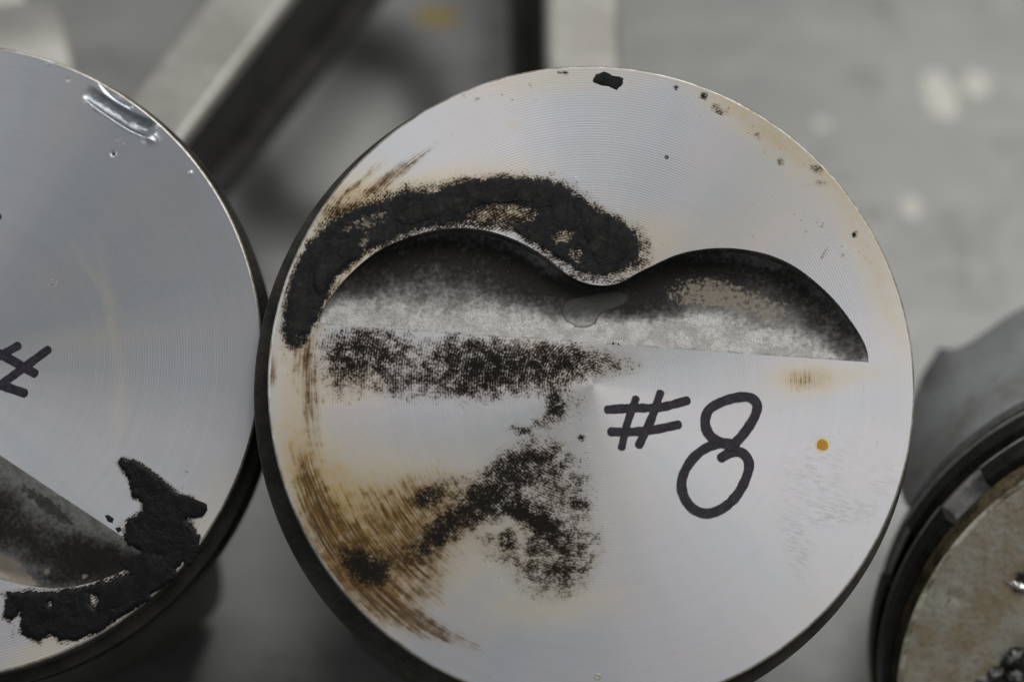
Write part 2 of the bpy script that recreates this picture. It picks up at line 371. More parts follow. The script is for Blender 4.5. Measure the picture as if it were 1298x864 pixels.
# ------------------------------------------------------------------ pistons: frames
class Frame:
    """a piston's place: crown centre, axis and a way to read traced photograph points on its crown plane"""
    def __init__(s, cx, cy, depth, nx, ny):
        s.c = np.array(((cx - 649) * depth / FPX, -(cy - 432) * depth / FPX, -depth))
        n = np.array((nx, ny, 1.0)); s.n = n / np.linalg.norm(n)
        e = np.array((0, 1.0, 0)) - s.n[1] * s.n; s.ey = e / np.linalg.norm(e); s.ex = np.cross(s.ey, s.n)
        R = RW @ Matrix((s.ex, s.ey, s.n)).transposed()
        s.world = Matrix.Translation((CAM + RW @ Vector(s.c)) * MM) @ R.to_4x4()
    def pt(s, P):
        P = np.atleast_2d(np.asarray(P, float))
        d = np.c_[(P[:, 0] - 649) / FPX, -(P[:, 1] - 432) / FPX, -np.ones(len(P))]
        X = d * ((s.c @ s.n) / (d @ s.n))[:, None] - s.c
        return np.c_[X @ s.ex, X @ s.ey]
def start_piston(fr, H, label):
    e = bpy.data.objects.new('piston', None); col.objects.link(e); e.empty_display_size = 0.02
    e.matrix_world = fr.world @ Matrix.Translation((0, 0, -H * MM))
    tag(e, label, 'piston', 'pistons on the workbench')
    return e

GROW = {'soot': 1.28, 'brown': 1.3, 'tan': 1.3, 'smudge': 1.1, 'film': 1.15}
GAIN = {'tan': 1.35, 'brown': 1.15}
def field(P, blobs, kind=None):
    """soft union of elliptical patches (x, y, rx, ry, angle, strength) at points P in photograph pixels"""
    out = np.ones(len(P)); gr = GROW.get(kind, 1.0); ga = GAIN.get(kind, 1.0)
    for x, y, rx, ry, a, s in blobs:
        if rx > 6 or ry > 12: rx *= gr; ry *= gr
        s *= ga
        a = math.radians(a); dx = P[:, 0] - x; dy = P[:, 1] - y
        u = (dx * math.cos(a) + dy * math.sin(a)) / rx; v = (-dx * math.sin(a) + dy * math.cos(a)) / ry
        out *= 1 - np.minimum(s, 0.999) * np.exp(-(u * u + v * v) ** 1.3)
    return 1 - out

def body(e, H, R=52.0, ring_out=1.5, ring_dx=-0.8, ring_dy=-1.0, skirt_mat='dark_skirt', gaps=(200, 20, 120)):
    """ring belt, rings, skirt and wrist pin below a crown of radius R; z = 0 is the crown plane"""
    z = (0, 0, H * MM)
    prof = [(R - 0.35, -0.02), (R, -0.4), (R, -6.5), (R - 4.6, -6.5), (R - 4.6, -8.5), (R - 0.3, -8.5), (R - 0.3, -14), (R - 4.6, -14), (R - 4.6, -16), (R - 0.4, -16), (R - 0.4, -21), (R - 4.2, -21), (R - 4.2, -25.5), (R - 0.5, -25.5), (R - 0.6, -34), (R - 6, -34), (R - 6, -12), (0.5, -11)]
    v, f = lathe([(R - 0.35, 0.0), (R - 0.12, -0.10), (R, -0.45)], 300); mesh_obj('rim_edge', v, f, M['rim'], e, z)
    v, f = lathe([(R, -0.45)] + prof[2:3], 240)
    mesh_obj('top_land', v, f, M['land'], e, z, angle=40)
    v, f = lathe(prof[2:], 180)
    mesh_obj('ring_belt', v, f, M['land'], e, z, angle=40)
    for k, (z0, z1, ro) in enumerate(((-6.7, -8.35, ring_out), (-14.2, -15.8, ring_out * 0.85))):
        c = 0.15
        sec = [(R - 4.0, z1), (R + ro - c, z1), (R + ro, z1 + c), (R + ro, z0 - c), (R + ro - c, z0), (R - 4.0, z0)]
        g = math.radians(gaps[k]); w_ = math.radians(4)
        v, f = arc_sweep(sec, g + w_, g + 2 * PI - w_, 220, ring_dx, ring_dy)
        mesh_obj('compression_ring', v, f, M['ring'], e, z, angle=35)
    sec = [(R - 3.8, -25.2), (R + 0.5, -25.2), (R + 0.5, -21.3), (R - 3.8, -21.3)]
    g = math.radians(gaps[2]); v, f = arc_sweep(sec, g + .03, g + 2 * PI - .03, 180)
    mesh_obj('oil_ring', v, f, M['ring'], e, z, angle=35)
    # slipper skirt: long on the thrust faces, cut short over the pin
    seg = 180; V = []; F = []
    for i in range(seg):
        a = 2 * PI * i / seg; s = abs(math.sin(a)); k = min(1, max(0, (s - 0.45) / 0.25)); k = k * k * (3 - 2 * k)
        notch = 20 * math.exp(-((a - PI / 2) / 0.24) ** 4)
        ro = (R - 1.0) * k + (R - 8) * (1 - k); zb = -(H * k + 58 * (1 - k)) + notch
        for r, zz in ((ro, -34.2), (ro, (-34.2 + zb) / 2), (ro - 0.4, zb), (ro - 4, zb), (ro - 4, -34.2)): V.append((r * math.cos(a), r * math.sin(a), zz))
    for i in range(seg):
        j = (i + 1) % seg
        for k in range(4): F.append((i * 5 + k, i * 5 + k + 1, j * 5 + k + 1, j * 5 + k))
    mesh_obj('skirt', V, F, M[skirt_mat], e, z, angle=40)
    # wrist pin along local x
    v, f = lathe([(7, -38), (12, -38), (12, 38), (7, 38)], 40, True)
    v = [(c_, a_, b_ - 45) for a_, b_, c_ in v]
    mesh_obj('wrist_pin', v, f, M['ring_bare'], e, z, angle=40)

def rod_parts(length=158.0, bw=14.0, whole=True):
    """rod along +Y from the small end, pin axis along X; returns named meshes"""
    small, _f = lathe([(12.3, -bw * .8), (20, -bw * .8), (20, bw * .8), (12.3, bw * .8)], 48, True)
    small = [(c, a, b) for a, b, c in small]
    beam = []
    h0, h1 = 24.0, 34.0; y0, y1 = 16, length - 34
    web, fl = [], []
    def bar(x0, x1, za0, zb0, za1, zb1):
        v = [(x0, y0, za0), (x1, y0, za0), (x1, y1, za1), (x0, y1, za1), (x0, y0, zb0), (x1, y0, zb0), (x1, y1, zb1), (x0, y1, zb1)]
        return v, [(3, 2, 1, 0), (4, 5, 6, 7), (0, 1, 5, 4), (1, 2, 6, 5), (2, 3, 7, 6), (3, 0, 4, 7)]
    fl = [bar(-bw / 2, bw / 2, h0 / 2 - 4, h0 / 2, h1 / 2 - 4, h1 / 2)]
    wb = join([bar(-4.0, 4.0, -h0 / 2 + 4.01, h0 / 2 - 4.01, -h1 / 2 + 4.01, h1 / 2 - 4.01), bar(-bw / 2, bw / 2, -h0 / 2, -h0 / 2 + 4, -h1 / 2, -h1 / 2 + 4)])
    big, bf = arc_sweep([(28, -12), (36, -12), (36, 12), (28, 12)], PI + 0.004, 2 * PI - 0.004, 40)
    big = [(c, b + length, a) for a, b, c in big]
    cap, cf = arc_sweep([(28, -12), (36, -12), (36, 12), (28, 12)], 0.004, PI - 0.004, 40)
    cap = [(c, b + length, a) for a, b, c in cap]
    bolts = []
    for s in (-1, 1):
        v, f = lathe([(0.1, 0), (6, 0), (6, 8), (0.1, 8)], 6); v = [(a, c + length + 14, b + s * 38) for a, b, c in v]
        sh, shf = lathe([(4, -34), (4, 0)], 16); sh = [(a, c + length + 14, b + s * 38) for a, b, c in sh]
        lug, lf = box(-9, 9, length - 18, length + 13.9, s * 38 - 5, s * 38 + 5)
        bolts.append((join([(v, f), (sh, shf)]), (lug, lf)))
    return (small, _f), fl, wb, (big, bf), (cap, cf), bolts
def rod(parent, origin, direction, roll, length=158.0, whole=True, name='connecting_rod'):
    """origin / direction in world mm; roll turns it about its own axis"""
    d = Vector(direction).normalized(); up = Vector((0, 0, 1)); up = (up - up.dot(d) * d).normalized()
    up = Matrix.Rotation(math.radians(roll), 3, d) @ up; xx = d.cross(up)
    Wm = Matrix.Translation(Vector(origin) * MM) @ Matrix((xx, d, up)).transposed().to_4x4()
    small, fl, wb, big, cap, bolts = rod_parts(length)
    lugs = [b[1] for b in bolts] + [big] if whole else []
    V, F = join([small] + fl + lugs)
    o = mesh_obj(name, V, F, M['rod'], parent, angle=35)
    if parent is not None: o.matrix_parent_inverse = Matrix.Identity(4); o.matrix_basis = parent.matrix_world.inverted() @ Wm
    else: o.matrix_world = Wm
    md = o.modifiers.new('bevel', 'BEVEL'); md.width = 0.0015; md.segments = 3; md.limit_method = 'ANGLE'
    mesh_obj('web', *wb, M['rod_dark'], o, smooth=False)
    if not whole: return o
    mesh_obj('bearing_cap', *cap, M['rod'], o, angle=35)
    for b, l in bolts: mesh_obj('bolt', *b, M['bolt'], o, angle=35)
    return o

POCKET_PX = [(405, 411), (408, 400), (420, 377), (445, 347.5), (478, 320), (512, 304), (545, 294), (578, 290), (612, 292.5), (645, 302), (674, 316), (699, 333), (720, 349.6), (741, 359.5), (765, 363), (787, 359), (805, 349), (829, 337), (858.5, 324), (888, 317.5), (918, 315.5), (947, 318), (977, 325), (1007, 339), (1036, 361), (1062, 387), (1084, 417), (1096, 439), (1101, 459)]
main = Frame(751.2, 486.5, 697.5, 0.05, 0.14)
left = Frame(-72.0, 453.5, 707.0, -0.03, 0.135)
POCKET = catmull(main.pt(POCKET_PX), 0.45)               # open curve, corner to corner, in crown millimetres
LIP0, LIP1 = POCKET[0].copy(), POCKET[-1].copy()

def rot2(P, a):
    c, s = math.cos(a), math.sin(a); P = np.asarray(P); return np.c_[P[:, 0] * c - P[:, 1] * s, P[:, 0] * s + P[:, 1] * c]

def make_crown(e, fr, H, angle, mat, fields, slope, R=52.0, step=0.45, dent=None, extra=None, shift=(0, 0)):
    """flat turned crown with the valve pocket cut into it (pocket turned by angle)"""
    pk = rot2(POCKET, angle) + np.array(shift); a0, a1 = pk[0], pk[-1]
    line = resample(np.array([a1, a0]), 0.45, False)[1:-1]
    hole = np.vstack([pk, line])
    # chamfered lip: the crown starts 0.25 mm outside the hole
    def outset(poly, d):
        n = len(poly); s = 1 if sum(poly[i - 1][0] * poly[i][1] - poly[i][0] * poly[i - 1][1] for i in range(n)) > 0 else -1
        q = []
        for i in range(n):
            t = poly[(i + 1) % n] - poly[i - 1]; l = np.hypot(*t) or 1
            q.append(poly[i] + s * d * np.array((t[1], -t[0])) / l)
        return np.array(q)
    u_ = (a1 - a0) / np.linalg.norm(a1 - a0); dl = np.abs((hole - a0) @ np.array((-u_[1], u_[0])))
    lip = hole + (outset(hole, 0.18) - hole) * np.clip(dl / 1.2, 0, 1)[:, None]
    ang = np.linspace(0, 2 * PI, 420, endpoint=False); rim = np.c_[np.cos(ang), np.sin(ang)] * (R - 0.35)
    g = grid_in(rim, step, step * 0.5, [lip])
    if extra is not None:
        far = edge_dist(g, extra[0]) > extra[1]; far &= ~inside(g, extra[0])
        lo, hi = extra[0].min(0), extra[0].max(0)
        fine = grid_in(extra[0], extra[2], extra[2] * 0.4); fine = fine[np.hypot(*fine.T) < R - 0.6]
        g = np.vstack([g[far], fine])
    v, f = triangulate([rim, lip], g)
    zz = np.zeros(len(v)); att = {}
    px = to_px(fr, v)
    for k, bl in fields.items():
        if k[0] != '_': att[k] = field(px, bl, k)
    for k in ('soot', 'brown', 'tan', 'smudge', 'gouge'): att.setdefault(k, np.zeros(len(v)))
    for outl, amp, wid in fields.get('_halo', ()):
        po_ = fr.pt(outl); dd = edge_dist(v, po_); dd[inside(v, po_)] = 0.0
        nz = np.array([fbm(a * .22, b * .22, 8, 3) for a, b in v]); ww = wid * (1 + 0.7 * nz)
        att['soot'] = np.maximum(att['soot'], amp * np.exp(-(dd / np.maximum(ww, .15)) ** 2)); att['brown'] = np.maximum(att['brown'], 0.5 * amp * np.exp(-(dd / (1.9 * wid)) ** 2))
    if dent is not None: zz, att['gouge'] = dent(px)
    cr_ = mesh_obj('crown', np.c_[v, zz], f, mat, e, (0, 0, H * MM), attrs=att)
    # pocket: tilted floor hinged on the straight edge, wall standing on it, chamfer at the lip
    u = (a1 - a0) / np.linalg.norm(a1 - a0); nrm = np.array((-u[1], u[0]))
    if ((pk[len(pk) // 2] - a0) @ nrm) < 0: nrm = -nrm
    def depth(p):
        d = np.maximum((p - a0) @ nrm, 0); return -slope * d * (1 - 0.010 * d)
    gi = grid_in(hole, 0.5, 0.25)
    fv, ff = triangulate([hole], gi)
    ed = edge_dist(fv, pk, False)
    fz = depth(fv) + 0.9 * np.maximum(0, 1 - ed / 1.6) ** 2 * np.clip((-depth(fv)) / 1.5, 0, 1)
    # keep the wall/floor corner on the boundary consistent
    n = len(hole); k = len(fv)
    hz = fz[:n] if n <= len(fv) else depth(hole)
    hz = depth(hole) + 0.9 * np.clip((-depth(hole)) / 1.5, 0, 1)
    fz[:n] = hz
    V = [tuple((*p, q)) for p, q in zip(fv, fz)]; F = [tuple(t) for t in ff]
    b0 = len(V); V += [(*p, max(-0.15, 0.4 * q)) for p, q in zip(hole, hz)]
    b1 = len(V); V += [(*p, 0.0) for p in lip]
    wall0 = len(F)
    for i in range(n):
        j = (i + 1) % n
        F.append((i, j, b0 + j, b0 + i)); F.append((b0 + i, b0 + j, b1 + j, b1 + i))
    P2 = np.array([p[:2] for p in V]); pp = to_px(fr, P2)
    at = {kk: field(pp, bl, kk) for kk, bl in fields.get('_pocket', {}).items()}
    for kk in ('soot', 'tan', 'film'): at.setdefault(kk, np.zeros(len(V)))
    po = mesh_obj('valve_pocket', V, F, M['pocket'], cr_, None, attrs=at, angle=38)
    return cr_
def to_px(fr, P):
    P = np.asarray(P, float); X = fr.c + P[:, :1] * fr.ex + P[:, 1:2] * fr.ey
    return np.c_[649 + FPX * X[:, 0] / -X[:, 2], 432 - FPX * X[:, 1] / -X[:, 2]]

def crust(name, fr, parent, outline, mat, thick, seed, amp, freq, holes=(), step=0.42, worn=(), bumps=0.05, z0=0.0, amp2=0.0, freq2=1.0, ramp=0.45, fringe=0.0):
    """a raised flake of burnt carbon lying on the crown"""
    P = roughen(fr.pt(outline), 0.3, amp, freq, seed, amp2, freq2)
    Hs = [roughen(fr.pt(h), 0.3, amp * 0.8, freq, seed + 3) for h in holes]
    g = grid_in(P, step, 0.18, Hs)
    v, f = triangulate([P] + Hs, g)
    d = edge_dist(v, P)
    for h in Hs: d = np.minimum(d, edge_dist(v, h))
    z = []
    for (x, y), dd in zip(v, d):
        k = min(1, dd / ramp); k = k * (2 - k)
        z.append(z0 + 0.015 + k * (thick * (0.75 + 0.5 * fbm(x * .16, y * .16, seed + 5, 3)) + bumps * fbm(x * 1.1, y * 1.1, seed + 2, 4) * min(1, dd / 0.8)))
    z = np.maximum(np.array(z), z0 + 0.015)
    return mesh_obj(name, np.c_[v, z], f, mat, parent, None, attrs={'worn': np.maximum(field(to_px(fr, v), worn) if worn else np.zeros(len(v)), fringe * np.exp(-(d / 0.55) ** 2))})

def stroke(name, fr, parent, pts, width_px, z0, dz=0.0, smooth=True):
    """one pull of a felt marker: ribbon with round ends and a slightly uneven width"""
    p = fr.pt(pts); c = catmull(p, 0.25) if smooth else resample(p, 0.25, False)
    n = len(c); wd = width_px * 0.1265 / 2; L = []; Rr = []; T = []
    for i in range(n):
        t = c[min(i + 1, n - 1)] - c[max(i - 1, 0)]; t = t / (np.hypot(*t) or 1); T.append(t); nn = np.array((-t[1], t[0]))
        k = wd * (1 + 0.11 * fbm(c[i][0] * .9, c[i][1] * .9, 4, 2)); L.append(c[i] + nn * k); Rr.append(c[i] - nn * k)
    V = []; F = []
    zz = [z0 + dz * i / n for i in range(n)]
    for i in range(n): V += [(*L[i], zz[i]), (*c[i], zz[i] + 0.004), (*Rr[i], zz[i])]
    for i in range(n - 1):
        for k in range(2): F.append((i * 3 + k, i * 3 + k + 1, i * 3 + k + 4, i * 3 + k + 3))
    for i, sgn in ((0, -1), (n - 1, 1)):
        t = T[i] * sgn; nn = np.array((-T[i][1], T[i][0])); k0 = len(V); ids = [i * 3]
        for q in range(1, 8):
            a = PI * q / 8; V.append((*(c[i] + nn * wd * math.cos(a) + t * wd * 0.8 * math.sin(a)), zz[i])); ids.append(len(V) - 1)
        ids.append(i * 3 + 2)
        for q in range(len(ids) - 1): F.append((i * 3 + 1, ids[q], ids[q + 1]) if sgn < 0 else (i * 3 + 1, ids[q + 1], ids[q]))
    return mesh_obj(name, V, F, M['ink'], parent)

CR_MAIN = [(361.7, 431), (359.6, 402), (366, 368), (376, 335), (391, 310), (410, 291), (430, 274.6), (453, 262), (487, 254), (516, 243), (545, 245), (570, 235), (591, 229), (620, 226), (653, 224), (682.5, 226.7), (707.5, 233), (728, 245), (749, 260), (770, 272.5), (791, 283), (803, 295), (814, 314), (807.5, 329), (791, 341), (770, 349.6), (741, 347.5), (720, 335), (699, 320), (678, 306), (653, 293), (628, 284), (595, 279), (570, 285), (545, 287), (520, 293), (495, 306), (474, 314), (457.5, 318), (455, 327), (437, 339), (424, 352), (414, 377), (401, 406), (389, 427), (378, 440), (368, 439)]
CR_L = [(149.5, 586), (155, 580), (172, 583), (190, 595), (208, 609), (225, 625), (246, 632), (256, 640), (250, 652), (236, 658), (246, 669), (254, 681), (252, 701), (243, 715), (235, 722), (232, 711), (223.5, 722), (225, 732), (211, 741), (192, 759), (169, 773), (144, 787), (123, 803), (95, 810.5), (77, 811.6), (63, 803), (49, 813), (26, 803), (26, 775), (14, 787), (5, 781.7), (9, 749), (35, 749), (70, 749), (113, 741.5), (141, 735), (165, 726), (180, 710), (178, 698), (163, 690), (158, 682), (158, 669), (162, 658.5), (181, 648), (181, 636), (167, 629), (163.6, 609)]
# ================================================================== MIDDLE PISTON (#8)
H = 85.0
pm = start_piston(main, H, 'bright soot-stained piston marked #8 in the middle, its double valve pocket facing up')
def specks(seed, n, x0, y0, x1, y1, r0, r1, s=0.9):
    rs = np.random.RandomState(seed); out = []
    for i in range(n):
        t = rs.rand(); out.append((x0 + (x1 - x0) * t + rs.normal(0, 9), y0 + (y1 - y0) * t + rs.normal(0, 9), rs.uniform(r0, r1), rs.uniform(r0, r1), rs.uniform(0, 90), s * rs.uniform(.6, 1)))
    return out
F_MAIN = {
 '_halo': [(CR_MAIN, 0.62, 0.75)],
 'soot': [(455, 450, 40, 32, 0, .62), (472, 438, 30, 22, 0, .30), (520, 462, 38, 34, 0, .42), (430, 468, 18, 30, 0, .38), (600, 455, 40, 24, 5, .60), (650, 462, 45, 26, 5, .66), (610, 485, 32, 20, 0, .48),
          (700, 455, 35, 18, 5, .60), (740, 457, 32, 16, 5, .50), (785, 462, 30, 13, 0, .34), (575, 460, 20, 40, 0, .28), (690, 485, 40, 12, -15, .36), (545, 488, 60, 16, 0, .36),
          (703, 512, 9, 17, 0, .80), (725, 510, 22, 18, -30, .38), (660, 544, 12, 6, 10, .7), (737, 554, 5, 5, 0, .9), (690, 535, 12, 8, 0, .58),
          (670, 582, 38, 20, -30, .48), (640, 605, 38, 22, -40, .66), (692, 602, 38, 32, 0, .40), (600, 640, 32, 20, -40, .82), (560, 672, 30, 18, -45, .80), (533, 700, 22, 14, -45, .5),
          (650, 640, 28, 13, 20, .72), (690, 668, 16, 18, 0, .88), (670, 655, 24, 12, 35, .8), (718, 628, 32, 42, 0, .38), (735, 640, 9, 6, 0, .6), (620, 652, 18, 9, 0, .5), (645, 682, 10, 11, 0, .66),
          (700, 715, 42, 26, -30, .42), (715, 735, 32, 22, -20, .40), (722, 690, 36, 28, 0, .39), (660, 705, 24, 22, 0, .37), (625, 690, 20, 16, 0, .37), (541, 632, 15, 11, -10, .78), (552, 618, 34, 14, -20, .38),
          (466, 721, 27, 20, 25, .98), (440, 703, 18, 14, 45, .5), (500, 705, 25, 14, -45, .35),
          (475, 258, 45, 13, -20, .52), (430, 285, 30, 18, -45, .5), (405, 320, 16, 32, 20, .45), (375, 400, 16, 50, 8, .45), (540, 246, 40, 10, -8, .5), (620, 228, 50, 8, -5, .45), (735, 248, 30, 10, 38, .45), (780, 278, 25, 8, 28, .45),
          (637, 271, 50, 14, 0, .46), (711, 300, 18, 12, -20, .44), (729, 323, 12, 14, 0, .5), (560, 288, 90, 6, -4, .5), (690, 322, 40, 6, 38, .5), (425, 362, 10, 34, 30, .45), (812, 312, 12, 22, -10, .5), (800, 338, 22, 9, -30, .5), (760, 354, 40, 6, 5, .44), (640, 290, 40, 7, 12, .42), (500, 303, 40, 6, -22, .4), (460, 300, 25, 20, -40, .4),
          (716, 92, 6, 3, 10, .7), (710, 91, 3, 3, 0, .8), (893, 121, 4, 4, 0, .95), (857, 111, 3, 3, 0, .9), (1083, 297, 3, 5, 20, .8), (1045, 321, 3, 10, 30, .5), (912, 140, 8, 4, 30, .5), (990, 205, 6, 6, 0, .5), (1035, 214, 8, 6, 0, .42), (1040, 232, 8, 4, 0, .42), (845, 200, 2.5, 3, 0, .6)]
          + specks(5, 30, 880, 112, 1010, 215, 2, 4, .28) + specks(6, 18, 600, 122, 700, 108, 2, 4, .28) + specks(8, 26, 1000, 280, 1110, 330, 2, 4, .26),
 'brown': [(396, 620, 14, 46, -15, .62), (450, 660, 50, 40, -30, .30), (520, 655, 60, 40, -20, .36), (560, 700, 50, 30, -40, .28), (700, 690, 70, 60, 0, .16), (450, 470, 60, 40, 0, .22), (735, 465, 60, 24, 0, .22), (411, 660, 18, 42, -27, .75), (440, 715, 26, 42, -38, .85), (482, 757, 20, 42, -48, .8), (525, 786, 12, 40, -58, .72), (568, 802, 8, 40, -64, .5), (505, 690, 34, 44, -40, .5),
           (524, 732, 26, 38, -45, .5), (548, 640, 46, 34, -30, .36), (389, 470, 7, 62, 0, .55), (398, 520, 8, 50, -3, .4), (376, 440, 5, 45, 5, .35), (430, 272, 30, 26, 45, .5), (503, 222, 5, 46, 52, .62), (478, 232, 4, 42, 50, .5),
           (462, 226, 4, 32, 50, .4), (346, 470, 4, 18, 0, .7), (412, 395, 7, 40, 20, .5), (372, 380, 7, 60, 16, .35), (1020, 482, 22, 12, 0, .36)],
 'tan': [(637, 271, 44, 12, 0, .55), (711, 300, 16, 12, -20, .5), (440, 330, 20, 60, 35, .5), (450, 600, 46, 50, 0, .30), (520, 640, 78, 48, -20, .55), (420, 640, 34, 80, -30, .62), (480, 720, 70, 66, -40, .55), (620, 700, 95, 45, 0, .26), (690, 770, 70, 22, -8, .30), (440, 492, 40, 22, 0, .35), (376, 520, 26, 150, 0, .42),
         (560, 236, 90, 18, -10, .45), (440, 268, 55, 36, -40, .5), (806, 318, 36, 40, 0, .30), (1020, 482, 34, 18, 0, .42), (1050, 475, 60, 12, 0, .25), (880, 300, 70, 24, 0, .22), (1000, 250, 70, 60, 0, .18), (965, 158, 120, 20, 36, .45), (1105, 320, 22, 110, -20, .38),
         (700, 100, 120, 16, -4, .25), (650, 160, 8, 4, 0, .2), (720, 450, 90, 40, 0, .18), (700, 640, 80, 90, 0, .18), (1060, 800, 60, 60, 0, .10)],
 'smudge': [(1035, 600, 38, 46, 30, .42), (1065, 650, 40, 14, -8, .62), (1010, 690, 16, 50, -12, .5), (1120, 610, 22, 22, 0, .35)],
 '_pocket': {
   'soot': [(560, 318, 100, 34, -4, .88), (470, 340, 55, 22, -32, .75), (665, 345, 60, 30, 28, .8), (560, 362, 130, 34, 2, .50), (800, 385, 90, 16, 0, .4), (735, 368, 60, 14, 18, .92), (800, 362, 60, 20, -12, .85), (855, 350, 60, 34, -10, .7), (940, 342, 95, 34, 8, .78), (1040, 392, 58, 26, 48, .75), (960, 385, 95, 30, 22, .52), (1085, 430, 20, 30, -20, .55),  # soot, plus the wall's shadow painted over the deep end of the floor
            (835, 382, 40, 14, -10, .5), (745, 372, 46, 12, 10, .5), (640, 365, 50, 12, 20, .32), (715, 392, 30, 8, 20, .3)],
   'tan': [(885, 370, 40, 20, 0, .5), (960, 385, 60, 20, 20, .5), (620, 340, 60, 14, 0, .2)],
   'film': [(736, 396, 22, 17, 20, .95), (765, 380, 36, 12, -12, .9)]}}
cm = make_crown(pm, main, H, 0.0, M['crown'], F_MAIN, 0.34)
body(pm, H, gaps=(78, 100, 60))
HOLES = [[(592, 272), (607, 263), (637, 258), (666, 261), (684, 269), (676, 279), (650, 282), (618, 279), (598, 277)], [(697, 304), (709, 292), (726, 295), (724, 304), (704, 309)], [(722, 318), (734, 313), (738, 322), (732, 333), (723, 330)]]
crust('carbon_crust', main, cm, CR_MAIN, M['carbon'], 0.24, 2.0, 0.42, 0.9, HOLES, ramp=0.9, fringe=0.5, amp2=0.2, freq2=2.5, worn=[(476, 276, 34, 12, -18, .52), (462, 305, 8, 22, 30, .55), (445, 290, 22, 10, -30, .4), (380, 425, 8, 14, 20, .5), (700, 315, 30, 8, 40, .3), (640, 286, 40, 5, 12, .5), (735, 340, 30, 6, 20, .3)])
crust('carbon_plate', main, cm, [(409, 318), (425, 306), (444, 303), (455, 312), (456, 325), (440, 336), (425, 349), (414, 366), (404, 376), (396, 360), (399, 338)], M['carbon'], 0.35, 11.0, 0.15, 0.8, z0=0.28)
crust('carbon_flake', main, cm, [(751, 104), (755, 94), (766, 91), (776, 95), (791, 99), (789, 106), (782, 114.6), (772, 110), (762, 108)], M['carbon'], 0.25, 4.0, 0.15, 1.2, step=0.3)
for pts, sd in (([(560, 262), (590, 246), (640, 240), (690, 243), (715, 255), (700, 262), (660, 254), (610, 258), (585, 274)], 21.0), ([(735, 262), (765, 280), (792, 298), (800, 318), (785, 333), (760, 336), (748, 318), (740, 290)], 23.0), ([(378, 352), (392, 372), (392, 402), (380, 424), (369, 420), (366, 388)], 25.0), ([(520, 262), (556, 256), (566, 268), (540, 280), (512, 284), (500, 276)], 27.0), ([(650, 286), (690, 300), (712, 318), (735, 338), (722, 333), (690, 312), (660, 297)], 29.0)):
    crust('carbon_plate', main, cm, pts, M['carbon_dust'], 0.10, sd, 0.30, 0.7, z0=0.26, bumps=0.06)
# writing
stroke('marker_stroke', main, cm, [(770, 519), (803, 517), (837, 516), (871, 507.5)], 11.5, 0.020)
stroke('marker_stroke', main, cm, [(774, 547), (803, 547), (831, 544), (860, 538)], 11.5, 0.030)
stroke('marker_stroke', main, cm, [(806, 505), (795, 537), (788, 567)], 10, 0.042)
stroke('marker_stroke', main, cm, [(837, 498), (825.5, 531), (810, 564)], 11, 0.052)
stroke('marker_stroke', main, cm, [(914, 580), (925, 574), (939, 573), (948, 582), (949, 595), (942, 614), (931, 631), (914, 645), (895, 650.5), (878, 644), (867, 629), (864, 612), (869, 595), (881, 578), (898, 566), (916, 561), (930, 563)], 12.5, 0.060, 0.03)
stroke('marker_stroke', main, cm, [(933, 566), (915, 561), (900.5, 552), (894, 537), (898, 520), (914, 509.5), (934, 503.5), (950.5, 503.5), (959.5, 512), (957.5, 525.6), (948, 542), (936, 557), (924, 566)], 12.5, 0.110, 0.03)
# fine scratches
for q in ([(788, 492), (806, 494), (824, 497)]):
    o_ = stroke('scratch', main, cm, q, 0.7, 0.010); o_.data.materials[0] = M['scratch']
# drop of oil
dp = main.pt([(1042.5, 563.5)])[0]
def blot(name, r, z, mat, sd):
    V = [(dp[0], dp[1], z + .02)]; n = 40
    for i in range(n):
        a = 2 * PI * i / n; k = r * (1 + .28 * fbm(math.cos(a), math.sin(a), sd, 3)); V.append((dp[0] + k * math.cos(a), dp[1] + k * math.sin(a), z))
    mesh_obj(name, V, [(0, 1 + i, 1 + (i + 1) % n) for i in range(n)], mat, cm)
blot('dried_rim', 1.28, 0.012, M['drop_rim'], 2.0); blot('oil_drop', 0.92, 0.024, M['drop'], 5.0)
# small round dent with a raised burr at the bottom edge
def nick(fr, parent, x, y, r):
    q = fr.pt([(x, y)])[0]; v, f = lathe([(r * 1.5, 0.003), (r * 1.15, r * .35), (r * .8, r * .2), (r * .3, 0.03), (0.01, 0.02)], 14)
    mesh_obj('burr', [(a * 1.1 + q[0], b + q[1], c) for a, b, c in v], f, M['ring_bare' if r < .3 else 'rod'], parent)
nick(main, cm, 757.5, 857, .36); nick(main, cm, 845, 199, .22); nick(main, cm, 895, 121, .2)
# rod, laid back on the bench behind its piston
pin = pm.matrix_world @ Vector((0, 0, (H - 45) * MM)) / MM if False else (pm.matrix_world @ Vector((0, 0, (H - 45) * MM))) * 1000
def rod_dir(pin, dx, dy, length=158.0, zbig=36.5):
    dz = (zbig - pin.z) / length; h = math.sqrt(1 - dz * dz); l = math.hypot(dx, dy); return (dx / l * h, dy / l * h, dz)
rod(pm, pin, rod_dir(pin, -0.01, 1.0, 200), 13, 200)

